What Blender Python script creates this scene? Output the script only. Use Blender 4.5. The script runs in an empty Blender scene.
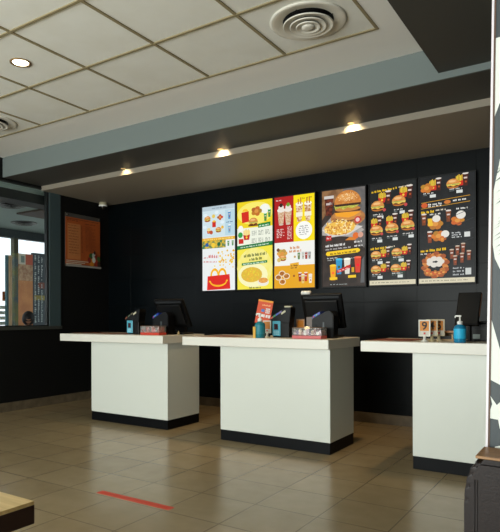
import bpy, bmesh, math, random
from mathutils import Vector, Matrix
random.seed(7)
S = bpy.context.scene
COL = S.collection
PI = math.pi

# ------------------------------------------------------------------ camera
EYE = (0.0, 0.0, 1.142)
YAW, PITCH = 0.592, 0.0
FPX, CX, CY = 572.178, 223.826, 316.26
cam_d = bpy.data.cameras.new('camera')
cam = bpy.data.objects.new('camera', cam_d); COL.objects.link(cam)
cam.location = EYE
cam.rotation_euler = (PI/2 + PITCH, 0.0023, YAW)
cam_d.sensor_fit = 'HORIZONTAL'; cam_d.sensor_width = 36.0
cam_d.lens = 36.0*FPX/500
cam_d.shift_x = (250-CX)/500.0
cam_d.shift_y = (CY-266)/500.0
cam_d.clip_start = 0.05; cam_d.clip_end = 200
S.camera = cam

# ------------------------------------------------------------------ world, light, exposure
S.view_settings.view_transform = 'Standard'
S.view_settings.look = 'None'
S.view_settings.exposure = 0.0
S.view_settings.gamma = 1.0
S.view_settings.use_curve_mapping = False
w = bpy.data.worlds.new('sky'); S.world = w; w.use_nodes = True
w.node_tree.nodes['Background'].inputs[0].default_value = (0.86, 0.95, 1.0, 1)
w.node_tree.nodes['Background'].inputs[1].default_value = 1.35

def area(name, loc, rot, sx, sy, power, col, spread=PI):
    l = bpy.data.lights.new(name, 'AREA'); l.shape = 'RECTANGLE'; l.size = sx; l.size_y = sy
    l.energy = power; l.color = col; l.spread = spread
    o = bpy.data.objects.new(name, l); COL.objects.link(o); o.location = loc; o.rotation_euler = rot
    return o
# daylight through the street windows behind the camera
area('window_daylight', (-2.9, -3.35, 1.35), (PI/2+0.50, 0, 0), 5.6, 2.2, 480, (0.955, 1.0, 0.955))
area('window_daylight', (-5.75, -0.6, 1.45), (PI/2, 0, -PI/2), 3.0, 2.0, 14, (0.85, 0.97, 1.0))
# warm recessed spots shining on the canopy edge
SPOTS = [(-4.537, 4.72, 0.35), (-3.214, 4.72, 1.0), (-1.846, 4.72, 1.0)]

# ------------------------------------------------------------------ materials
def lin(c):
    r = []
    for v in c:
        v = v/255.0
        r.append(v/12.92 if v <= .04045 else ((v+.055)/1.055)**2.4)
    return (r[0], r[1], r[2], 1)
MC = {}
def mat(name, c, rough=.5, metal=0, spec=.5, emit=None, es=1.0, trans=0, noise=None, bump=0, coat=0, ior=1.45, alpha=1):
    """c = sRGB 0-255. noise=(c2, scale, detail): second colour mixed in with a noise texture"""
    if name in MC: return MC[name]
    m = bpy.data.materials.new(name); m.use_nodes = True
    nt = m.node_tree; b = nt.nodes['Principled BSDF']
    b.inputs['Base Color'].default_value = lin(c)
    b.inputs['Roughness'].default_value = rough; b.inputs['Metallic'].default_value = metal
    b.inputs['Specular IOR Level'].default_value = spec; b.inputs['IOR'].default_value = ior
    b.inputs['Transmission Weight'].default_value = trans
    b.inputs['Coat Weight'].default_value = coat
    if emit:
        b.inputs['Emission Color'].default_value = lin(emit); b.inputs['Emission Strength'].default_value = es
    if noise or bump:
        tc = nt.nodes.new('ShaderNodeTexCoord'); n = nt.nodes.new('ShaderNodeTexNoise')
        n.inputs['Scale'].default_value = noise[1] if noise else 80
        n.inputs['Detail'].default_value = noise[2] if noise else 4
        nt.links.new(tc.outputs['Object'], n.inputs['Vector'])
        if noise:
            mx = nt.nodes.new('ShaderNodeMix'); mx.data_type = 'RGBA'
            mx.inputs[6].default_value = lin(c); mx.inputs[7].default_value = lin(noise[0])
            cr = nt.nodes.new('ShaderNodeMapRange'); cr.inputs[1].default_value = .35; cr.inputs[2].default_value = .65
            nt.links.new(n.outputs['Fac'], cr.inputs[0]); nt.links.new(cr.outputs[0], mx.inputs[0])
            nt.links.new(mx.outputs[2], b.inputs['Base Color'])
            if emit: nt.links.new(mx.outputs[2], b.inputs['Emission Color'])
        if bump:
            bp = nt.nodes.new('ShaderNodeBump'); bp.inputs['Strength'].default_value = bump; bp.inputs['Distance'].default_value = .004
            nt.links.new(n.outputs['Fac'], bp.inputs['Height']); nt.links.new(bp.outputs[0], b.inputs['Normal'])
    MC[name] = m
    return m

def glow(c, c2=None, scale=40, k=1.0):
    """backlit print colour: gives off the light of the lit menu board"""
    nm = 'backlit_%d_%d_%d%s_%d' % (c[0], c[1], c[2], ('_%d_%d_%d' % tuple(c2)) if c2 else '', int(k*100))
    if nm in MC: return MC[nm]
    m = bpy.data.materials.new(nm); m.use_nodes = True; nt = m.node_tree
    b = nt.nodes['Principled BSDF']
    b.inputs['Base Color'].default_value = (.01, .01, .01, 1); b.inputs['Roughness'].default_value = .35
    b.inputs['Specular IOR Level'].default_value = .12
    b.inputs['Emission Color'].default_value = lin(c); b.inputs['Emission Strength'].default_value = k
    if c2:
        tc = nt.nodes.new('ShaderNodeTexCoord'); n = nt.nodes.new('ShaderNodeTexNoise')
        n.inputs['Scale'].default_value = scale; n.inputs['Detail'].default_value = 3
        nt.links.new(tc.outputs['Object'], n.inputs['Vector'])
        mx = nt.nodes.new('ShaderNodeMix'); mx.data_type = 'RGBA'
        mx.inputs[6].default_value = lin(c); mx.inputs[7].default_value = lin(c2)
        cr = nt.nodes.new('ShaderNodeMapRange'); cr.inputs[1].default_value = .4; cr.inputs[2].default_value = .6
        nt.links.new(n.outputs['Fac'], cr.inputs[0]); nt.links.new(cr.outputs[0], mx.inputs[0])
        nt.links.new(mx.outputs[2], b.inputs['Emission Color'])
    MC[nm] = m
    return m

def brick_mat(name, c1, c2, cm, bw, bh, x0, y0, plane, rough, mortar=.004, bump=.3, mott=None, spec=.5, rvar=0.0):
    m = bpy.data.materials.new(name); m.use_nodes = True; nt = m.node_tree; b = nt.nodes['Principled BSDF']
    tc = nt.nodes.new('ShaderNodeTexCoord'); sp = nt.nodes.new('ShaderNodeSeparateXYZ'); cb = nt.nodes.new('ShaderNodeCombineXYZ')
    nt.links.new(tc.outputs['Object'], sp.inputs[0])
    ax = {'xy': (0, 1), 'xz': (0, 2), 'yz': (1, 2)}[plane]
    for k, off in ((0, x0), (1, y0)):
        a = nt.nodes.new('ShaderNodeMath'); a.operation = 'SUBTRACT'; a.inputs[1].default_value = off
        nt.links.new(sp.outputs[ax[k]], a.inputs[0]); nt.links.new(a.outputs[0], cb.inputs[k])
    br = nt.nodes.new('ShaderNodeTexBrick'); br.offset = 0; br.squash = 1
    br.inputs['Scale'].default_value = 1; br.inputs['Brick Width'].default_value = bw; br.inputs['Row Height'].default_value = bh
    br.inputs['Mortar Size'].default_value = mortar; br.inputs['Mortar Smooth'].default_value = .3
    br.inputs['Color1'].default_value = lin(c1); br.inputs['Color2'].default_value = lin(c2); br.inputs['Mortar'].default_value = lin(cm)
    nt.links.new(cb.outputs[0], br.inputs['Vector'])
    out = br.outputs['Color']
    n = nt.nodes.new('ShaderNodeTexNoise'); n.inputs['Scale'].default_value = 7; n.inputs['Detail'].default_value = 6
    nt.links.new(tc.outputs['Object'], n.inputs['Vector'])
    if mott:
        mx = nt.nodes.new('ShaderNodeMix'); mx.data_type = 'RGBA'; mx.blend_type = 'MULTIPLY'
        cr = nt.nodes.new('ShaderNodeMapRange'); cr.inputs[1].default_value = .3; cr.inputs[2].default_value = .7
        cr.inputs[3].default_value = 0; cr.inputs[4].default_value = mott
        nt.links.new(n.outputs['Fac'], cr.inputs[0]); nt.links.new(cr.outputs[0], mx.inputs[0])
        nt.links.new(out, mx.inputs[6]); mx.inputs[7].default_value = (.55, .5, .42, 1)
        out = mx.outputs[2]
    nt.links.new(out, b.inputs['Base Color'])
    b.inputs['Specular IOR Level'].default_value = spec
    rr = nt.nodes.new('ShaderNodeMapRange'); rr.inputs[3].default_value = rough-rvar; rr.inputs[4].default_value = rough+rvar
    nt.links.new(n.outputs['Fac'], rr.inputs[0]); nt.links.new(rr.outputs[0], b.inputs['Roughness'])
    bp = nt.nodes.new('ShaderNodeBump'); bp.inputs['Strength'].default_value = bump; bp.inputs['Distance'].default_value = .003; bp.invert = True
    nt.links.new(br.outputs['Fac'], bp.inputs['Height']); nt.links.new(bp.outputs[0], b.inputs['Normal'])
    return m

def wood_mat(name, c1, c2, axis=0, scale=6, rough=.4, stretch=12):
    m = bpy.data.materials.new(name); m.use_nodes = True; nt = m.node_tree; b = nt.nodes['Principled BSDF']
    tc = nt.nodes.new('ShaderNodeTexCoord'); mp = nt.nodes.new('ShaderNodeMapping')
    sc = [stretch]*3; sc[axis] = 1; mp.inputs['Scale'].default_value = sc
    n = nt.nodes.new('ShaderNodeTexNoise'); n.inputs['Scale'].default_value = scale; n.inputs['Detail'].default_value = 5
    mx = nt.nodes.new('ShaderNodeMix'); mx.data_type = 'RGBA'; mx.inputs[6].default_value = lin(c1); mx.inputs[7].default_value = lin(c2)
    cr = nt.nodes.new('ShaderNodeMapRange'); cr.inputs[1].default_value = .35; cr.inputs[2].default_value = .65
    nt.links.new(tc.outputs['Object'], mp.inputs[0]); nt.links.new(mp.outputs[0], n.inputs['Vector'])
    nt.links.new(n.outputs['Fac'], cr.inputs[0]); nt.links.new(cr.outputs[0], mx.inputs[0])
    nt.links.new(mx.outputs[2], b.inputs['Base Color']); b.inputs['Roughness'].default_value = rough
    MC[name] = m
    return m

# ------------------------------------------------------------------ mesh helpers
class MB:
    def __init__(s): s.bm = bmesh.new(); s.mats = []
    def mi(s, m):
        if m is None: return 0
        if m not in s.mats: s.mats.append(m)
        return s.mats.index(m)
    def _merge(s, b2, mi):
        me = bpy.data.meshes.new('tmp'); b2.to_mesh(me); b2.free()
        n0 = len(s.bm.faces); s.bm.from_mesh(me); bpy.data.meshes.remove(me)
        s.bm.faces.ensure_lookup_table()
        for f in s.bm.faces[n0:]: f.material_index = mi
    def box(s, x0, x1, y0, y1, z0, z1, m=None, bev=0, M=None, seg=2):
        b2 = bmesh.new(); bmesh.ops.create_cube(b2, size=1)
        for v in b2.verts:
            v.co = Vector(((x0+x1)/2+v.co.x*(x1-x0), (y0+y1)/2+v.co.y*(y1-y0), (z0+z1)/2+v.co.z*(z1-z0)))
        if bev: bmesh.ops.bevel(b2, geom=b2.edges[:], offset=bev, segments=seg, affect='EDGES', profile=.5)
        if M: bmesh.ops.transform(b2, matrix=M, verts=b2.verts)
        s._merge(b2, s.mi(m)); return s
    def lathe(s, prof, c=(0, 0, 0), m=None, n=32, M=None, closed=False, smooth=True):
        b2 = bmesh.new(); rings = []
        for r, z in prof:
            if r < 1e-5: rings.append([b2.verts.new((0, 0, z))])
            else: rings.append([b2.verts.new((r*math.cos(2*PI*k/n), r*math.sin(2*PI*k/n), z)) for k in range(n)])
        pr = list(zip(rings, rings[1:]))
        if closed: pr.append((rings[-1], rings[0]))
        for a, b in pr:
            for k in range(n):
                q = [a[k % len(a)], a[(k+1) % n % len(a)], b[(k+1) % n % len(b)], b[k % len(b)]]
                u = []
                for v in q:
                    if v not in u: u.append(v)
                if len(u) > 2:
                    f = b2.faces.new(u); f.smooth = smooth
        bmesh.ops.recalc_face_normals(b2, faces=b2.faces)
        if M: bmesh.ops.transform(b2, matrix=M, verts=b2.verts)
        bmesh.ops.translate(b2, vec=c, verts=b2.verts)
        s._merge(b2, s.mi(m)); return s
    def cyl(s, c, r, h, m=None, n=24, M=None, r2=None):
        r2 = r if r2 is None else r2
        return s.lathe([(0, 0), (r, 0), (r2, h), (0, h)], c, m, n, M, smooth=False)
    def prism(s, pts, d, m=None, M=None, bev=0):
        """pts = outline in local xz, pushed from y=0 to y=d"""
        b2 = bmesh.new()
        a = [b2.verts.new((x, 0, z)) for x, z in pts]; b = [b2.verts.new((x, d, z)) for x, z in pts]
        b2.faces.new(a); b2.faces.new(b[::-1])
        for k in range(len(a)): b2.faces.new((a[k], b[k], b[(k+1) % len(a)], a[(k+1) % len(a)]))
        bmesh.ops.recalc_face_normals(b2, faces=b2.faces)
        if bev: bmesh.ops.bevel(b2, geom=b2.edges[:], offset=bev, segments=2, affect='EDGES')
        if M: bmesh.ops.transform(b2, matrix=M, verts=b2.verts)
        s._merge(b2, s.mi(m)); return s
    def tube(s, pts, r, m=None, n=8):
        b2 = bmesh.new(); prev = None; rings = []
        for i, p in enumerate(pts):
            p = Vector(p); a = Vector(pts[max(i-1, 0)]); b = Vector(pts[min(i+1, len(pts)-1)])
            t = (b-a).normalized(); q = t.to_track_quat('Z', 'Y')
            rings.append([b2.verts.new(p + q @ Vector((r*math.cos(2*PI*k/n), r*math.sin(2*PI*k/n), 0))) for k in range(n)])
        for a, b in zip(rings, rings[1:]):
            for k in range(n):
                f = b2.faces.new((a[k], a[(k+1) % n], b[(k+1) % n], b[k])); f.smooth = True
        b2.faces.new(rings[0][::-1]); b2.faces.new(rings[-1])
        s._merge(b2, s.mi(m)); return s
    def build(s, name, m=None, parent=None, loc=None):
        me = bpy.data.meshes.new(name)
        s.bm.to_mesh(me); s.bm.free()
        if s.mats:
            for k in s.mats: me.materials.append(k)
        elif m: me.materials.append(m)
        o = bpy.data.objects.new(name, me); COL.objects.link(o)
        if parent: o.parent = parent
        if loc is not None: o.location = loc
        return o

def thing(name, label, cat, loc=(0, 0, 0), rz=0, group=None):
    o = bpy.data.objects.new(name, None); COL.objects.link(o); o.empty_display_size = .1
    o.location = loc; o.rotation_euler = (0, 0, rz)
    o['label'] = label; o['category'] = cat
    if group: o['group'] = group
    return o
def tag(o, label, cat, group=None):
    o['label'] = label; o['category'] = cat
    if group: o['group'] = group
    return o
def struct(o): o['kind'] = 'structure'; return o
def copy_tree(o, parent=None):
    c = o.copy(); COL.objects.link(c); c.parent = parent
    for ch in o.children: copy_tree(ch, c)
    return c
def text(s, size, m, parent=None, M=None, name='lettering', ext=.0004, align='CENTER', bold=0):
    cu = bpy.data.curves.new(name, 'FONT'); cu.body = s; cu.size = size; cu.extrude = ext; cu.offset = bold
    cu.align_x = align; cu.align_y = 'CENTER'; cu.resolution_u = 3
    t = bpy.data.objects.new(name, cu); COL.objects.link(t)
    bpy.context.view_layer.update()
    me = bpy.data.meshes.new_from_object(t.evaluated_get(bpy.context.evaluated_depsgraph_get()))
    bpy.data.objects.remove(t); bpy.data.curves.remove(cu)
    me.materials.clear(); me.materials.append(m)
    me.transform(Matrix.Rotation(PI/2, 4, 'X'))          # letters stand in xz, facing -y
    if M: me.transform(M)
    o = bpy.data.objects.new(name, me); COL.objects.link(o); o.parent = parent
    return o

# ------------------------------------------------------------------ the shared materials
m_black_wall = brick_mat('charcoal_wall_tiles', (3, 8, 11), (3, 7, 9), (1, 2, 2), .565, .36, -1.625, 1.29, 'xz', .34, .004, .4, spec=.13)
m_left_wall = mat('near_black_paint', (13, 14, 14), .6, spec=.25)
m_floor = brick_mat('polished_stone_tile_floor', (158, 140, 108), (150, 132, 101), (104, 90, 66), .406, .395, -.9693, 3.3843, 'xy', .24, .004, .25, mott=.3, rvar=.05)
m_base = mat('stone_skirting', (104, 92, 74), .4, noise=((84, 74, 58), 9, 4))
m_tile = mat('mineral_ceiling_tile', (229, 230, 224), .95, spec=.1, noise=((224, 224, 216), 4, 8), bump=.15)
m_plaster = mat('white_ceiling_plaster', (232, 231, 226), .9, spec=.1)
m_grid = mat('tan_ceiling_grid', (140, 129, 98), .6)
m_beam = mat('blue_grey_paint', (110, 119, 117), .7, spec=.2)
m_beam_dark = mat('dark_grey_paint_and_shade', (70, 70, 66), .55, spec=.3)
m_canopy = mat('taupe_canopy_paint', (140, 132, 118), .55, spec=.3)
m_white = mat('white_laminate', (210, 214, 206), .28, spec=.5)
m_slab = mat('white_solid_surface', (218, 216, 206), .3, spec=.5)
m_kick = mat('dark_kickplate', (5, 7, 10), .5, spec=.15)
m_blackpl = mat('black_plastic', (5, 5, 6), .4, spec=.25)
m_blackpl2 = mat('charcoal_plastic', (14, 15, 16), .45, spec=.3)
m_metal = mat('brushed_steel', (190, 190, 188), .3, metal=1)
m_whitepl = mat('white_plastic', (230, 230, 224), .4)
m_vent = mat('vent_white', (214, 211, 200), .4)

# ------------------------------------------------------------------ the room shell
LW, BW, ZC, YE, YB, ZB, ZS = -6.0154, 5.956, 3.0445, 3.7092, 4.2084, 2.8095, 2.7514
RW, RY = 2.5, -3.5
struct(MB().box(LW-4.2, RW+.15, RY-.15, 9.2, -.12, 0, m_floor).build('floor'))
struct(MB().box(LW-.2, RW+.15, BW, BW+.15, 0, 3.2, m_black_wall).build('wall_back'))
# left wall with the opening of the inner window
wl = MB()
OY0, OY1, OZ0, OZ1 = 1.6, 5.071, 1.0, 2.79
wl.box(LW-.1, LW, OY1, BW, 0, 3.12, m_left_wall)
wl.box(LW-.1, LW, OY0, OY1, 0, OZ0, m_left_wall)
wl.box(LW-.1, LW, OY0, OY1, OZ1, 3.12, m_left_wall)
wl.box(LW-.1, LW, .9, OY0, 0, 3.12, m_left_wall)
wl.box(LW-.1, LW, RY, -2.1, 0, 3.12, m_left_wall)
wl.box(LW-.1, LW, -2.1, .9, 0, .45, m_left_wall)
wl.box(LW-.1, LW, -2.1, .9, 2.5, 3.12, m_left_wall)
struct(wl.build('wall_left'))
struct(MB().box(RW, RW+.15, RY-.15, BW, 0, 3.12, mat('warm_grey_wall', (120, 112, 100), .7)).build('wall_right'))
wr = MB(); mr = mat('cream_wall', (190, 184, 170), .8)
wr.box(LW-.1, RW, RY-.12, RY, 0, .25, mr).box(LW-.1, RW, RY-.12, RY, 2.5, 3.12, mr)
wr.box(LW-.1, LW+.2, RY-.12, RY, .25, 2.5, mr).box(.1, RW, RY-.12, RY, .25, 2.5, mr)
struct(wr.build('wall_front'))
wf = MB(); al = mat('dark_window_frame', (40, 44, 46), .4)
for k in range(5):
    xx = LW+.2+k*(0.1-LW-.2)/4.0
    wf.box(xx-.025, xx+.025, RY-.09, RY-.03, .25, 2.5, al)
wf.box(LW+.2, .1, RY-.09, RY-.03, .25, .31, al).box(LW+.2, .1, RY-.09, RY-.03, 2.44, 2.5, al)
struct(wf.build('window_1'))
# skirting
struct(MB().box(LW+.013, RW, BW-.013, BW, 0, .107, m_base, .002).build('baseboard_back'))
sk = MB(); sk.box(LW, LW+.013, RY, BW, 0, .107, m_base, .002); struct(sk.build('baseboard_left'))

# ceiling: mineral tiles, plaster border, blue-grey drop, soffit
ce = MB()
ce.box(LW-.1, -1.2672, RY-.1, YE, ZC+.004, ZC+.08, m_tile)
ce.box(LW-.1, RW+.1, YE, YB, ZC, ZC+.08, m_plaster)
ce.box(-1.2672, RW+.1, RY-.1, YE, ZC, ZC+.08, m_plaster)
struct(ce.build('ceiling'))
gr = MB()
gx = [-4.6777+.6821*k for k in range(-2, 6)]
gy = [YE-.6666*k for k in range(0, 12)]
for x in gx: gr.box(x-.010, x+.010, RY, YE, ZC-.004, ZC+.006, m_grid)
for y in gy: gr.box(LW, -1.2572, y-.010, y+.010, ZC-.0045, ZC+.0055, m_grid)
struct(gr.build('trim_1'))
bm_ = MB(); bm_.box(LW-.1, RW+.1, YB, YB+.02, ZB, ZC+.08, m_beam)
struct(bm_.build('trim_2'))
struct(MB().box(LW-.1, RW+.1, YB+.02, BW, ZB, ZB+.06, m_beam_dark).build('ceiling'))  # soffit is blue-grey like the drop; its shade is put into this darker colour
YC = 4.7708
cn = MB().box(LW, RW, YC, BW, ZS, ZB, m_canopy, .0)
struct(cn.build('trim_3'))
struct(MB().box(-.9949, RW, .2, YB-.001, 2.8576, ZC, m_beam_dark).build('trim_4'))

# inner window: post, sill rail, glass
m_post = mat('blue_grey_window_frame', (62, 78, 82), .35)
m_postd = mat('dark_frame_bead', (16, 20, 22), .4)
m_glass = mat('clear_window_glass', (255, 255, 255), .0, trans=1, ior=1.06, spec=.5)
fr = MB()
fr.box(LW-.06, LW+.012, 4.885, OY1, OZ0, OZ1, m_post, .003)
fr.box(LW-.05, LW+.004, 4.855, 4.885, OZ0, OZ1, m_postd)
fr.box(LW-.05, LW+.004, OY1-.01, OY1+.02, OZ0-.02, OZ1, m_postd)
fr.box(LW-.07, LW+.03, OY0, OY1+.01, OZ0-.02, OZ0+.022, mat('grey_sill', (58, 60, 56), .5), .003)
fr.box(LW-.05, LW+.004, OY0, 4.855, OZ0+.022, OZ0+.035, m_postd)
fr.box(LW-.06, LW+.012, OY0, 4.885, OZ1-.015, OZ1, m_postd, .002)
wn = struct(fr.build('window_2'))
MB().box(LW-.032, LW-.026, OY0, 4.865, OZ0+.03, OZ1-.04, m_glass).build('window_glass', parent=wn)

# the room seen through the inner window
m_adj = mat('grey_green_ceiling', (150, 172, 170), .7)
m_adjd = mat('dark_grey_bulkhead', (46, 56, 58), .6)
m_adjb = mat('brown_bulkhead', (66, 56, 44), .6)
FX = -9.0
struct(MB().box(FX-.3, LW-.1, 1.4, 9.2, 2.72, 2.85, m_adj).build('ceiling'))
bk = MB(); bk.box(-6.40, -6.12, 3.0, 8.0, 2.60, 2.72, m_adjd); struct(bk.build('trim_5'))
struct(MB().box(-7.45, -6.7, 5.45, 7.8, 2.695, 2.72, m_adjb).build('trim_6'))
struct(MB().box(FX-.3, LW-.1, 9.0, 9.15, 0, 2.72, m_adj).build('wall_back'))
fa = MB()
fa.box(FX-.06, FX+.06, 1.4, 9.0, 2.57, 2.72, m_adjd)
fa.box(FX-.06, FX+.06, 1.4, 9.0, 0, .35, m_adjd)
for y in (2.5, 3.9, 5.25, 6.54, 8.0):
    fa.box(FX-.05, FX+.05, y-.045, y+.045, .35, 2.57, mat('olive_window_mullion', (60, 62, 34), .5))
wd = struct(fa.build('window_3'))
MB().box(FX-.02, FX-.014, 1.4, 9.0, .35, 2.57, m_glass).build('window_glass', parent=wd)
fb = MB()
for k in range(5): fb.box(FX-.012, FX-.008, 5.3, 6.49, .90+k*.095, .96+k*.095, mat('frosted_film', (214, 232, 232), .5))
fb.build('frosted_stripes', parent=wd)
# street outside
struct(MB().box(-30, FX-.4, -10, 30, -.2, -.02, mat('pale_pavement', (190, 190, 186), .9)).build('ground'))

# ------------------------------------------------------------------ ceiling fittings
def diffuser(label, x, y, z, s=1.0, rec=m_vent):
    t = thing('ceiling_air_diffuser', label, 'air vent', (x, y, z), group=None)
    MB().lathe([(.235*s, 0), (.238*s, -.006), (.225*s, -.012), (.205*s, -.008), (.162*s, -.002), (.154*s, .002), (.154*s, .003)], m=rec, n=48, closed=True).build('outer_ring', parent=t)
    MB().lathe([(.157*s, -.0012), (0, -.0012), (0, -.0005), (.157*s, -.0005)], m=m_blackpl, n=40, closed=True).build('dark_throat', parent=t)
    for ro, ri, dz in ((.156, .108, -.032), (.114, .070, -.038), (.076, .036, -.043)):
        MB().lathe([(ro*s, dz), ((ro-.003)*s, dz-.004), ((ro-.007)*s, dz-.002), (ri*s, dz+.007), (ri*s, dz+.010), (ro*s, dz+.004)], m=rec, n=48, closed=True).build('cone_ring', parent=t)
    MB().lathe([(0, -.050), (.020*s, -.050), (.040*s, -.046), (.040*s, -.036), (0, -.036)], m=rec, n=32).build('centre_cone', parent=t)
    MB().cyl((0, 0, -.036), .012*s, .036, m_blackpl2, 12).build('hanger_stem', parent=t)
    mb = MB(); mb.box(-.165*s, .165*s, -.004, .004, -.006, -.002, m_blackpl2); mb.box(-.004, .004, -.165*s, .165*s, -.006, -.002, m_blackpl2)
    mb.build('cross_bracket', parent=t)
    return t
diffuser('round white ceiling diffuser beside the end of the tiled ceiling, largest and nearest vent', -1.608, 3.376, ZC+.004, 1.04)
diffuser('round white ceiling diffuser cut by the left edge of the photo, near the recessed lamp', -5.018, 3.376, ZC+.004, 1.04)
dk = mat('grey_vent', (84, 90, 88), .4)
diffuser('upper dark round vent seen through the inner window glass', -6.98, 5.015, 2.72, .9, dk)
diffuser('lower dark round vent seen through the inner window, just above the bright panes', -8.137, 6.098, 2.72, .9, dk)

t = thing('recessed_ceiling_lamp', 'lit round recessed lamp in a white ceiling tile', 'lamp', (-3.655, 2.712, ZC+.004))
MB().lathe([(.078, 0), (.078, -.006), (.066, -.008), (.058, -.003), (.058, 0)], m=mat('bronze_lamp_trim', (150, 122, 84), .35, metal=.6), n=36, closed=True).build('lamp_trim', parent=t)
MB().lathe([(0, -.002), (.058, -.002), (.058, -.0005), (0, -.0005)], m=mat('warm_lamp_glass', (255, 240, 205), .4, emit=(255, 238, 200), es=9), n=32).build('lamp_lens', parent=t)

def spot(i, x, y, k):
    lab = ['faint recessed spot at the left end of the canopy edge',
           'glowing recessed spot at the canopy edge, above the leftmost menu boards',
           'glowing recessed spot at the canopy edge, above the burger close-up menu board',
           'recessed spot at the canopy edge'][i]
    t = thing('canopy_spotlight', lab, 'lamp', (x, y, ZB))
    MB().lathe([(.034, 0), (.034, -.002), (.030, -.003), (.028, 0)], m=mat('dark_lamp_trim', (60, 56, 48), .5), n=28, closed=True).build('lamp_trim', parent=t)
    MB().lathe([(0, -.001), (.028, -.001), (.028, -.0003), (0, -.0003)], m=mat('spot_lens_%d' % int(k*100), (255, 225, 160), .4, emit=(255, 206, 130), es=1.2*k), n=24).build('lamp_lens', parent=t)
    l = bpy.data.lights.new('spot_lamp', 'SPOT'); l.energy = 9.0*k; l.color = (1, .78, .46); l.shadow_soft_size = .02; l.spot_size = 2.3; l.spot_blend = .6
    o = bpy.data.objects.new('spot_lamp', l); COL.objects.link(o); o.parent = t; o.location = (0, .0, -.006)
    o.rotation_euler = (math.radians(48), 0, 0)
    l = bpy.data.lights.new('downlight', 'SPOT'); l.energy = 60.0*k; l.color = (1, .68, .34); l.shadow_soft_size = .03; l.spot_size = 1.35; l.spot_blend = .9
    o = bpy.data.objects.new('downlight', l); COL.objects.link(o); o.parent = t; o.location = (0, 0, -.006)
for i, (x, y, k) in enumerate(SPOTS[:3]): spot(i, x, y, k)

t = thing('dome_camera', 'small white dome security camera hanging under the canopy in the left corner', 'security camera', (-5.925, 5.76, ZS)); t.scale = (1.25, 1.25, 1.25)
MB().lathe([(0, 0), (.045, 0), (.045, -.03), (.040, -.045), (0, -.045)], m=mat('camera_white', (176, 168, 140), .5), n=28).build('housing', parent=t)
MB().lathe([(.038, -.045), (.036, -.06), (.026, -.078), (.012, -.086), (0, -.088)], m=mat('smoked_dome', (24, 22, 20), .1), n=24).build('dome', parent=t)
MB().lathe([(.046, -.03), (.049, -.033), (.046, -.042), (.040, -.046)], m=m_whitepl, n=28).build('trim_ring', parent=t)

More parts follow.
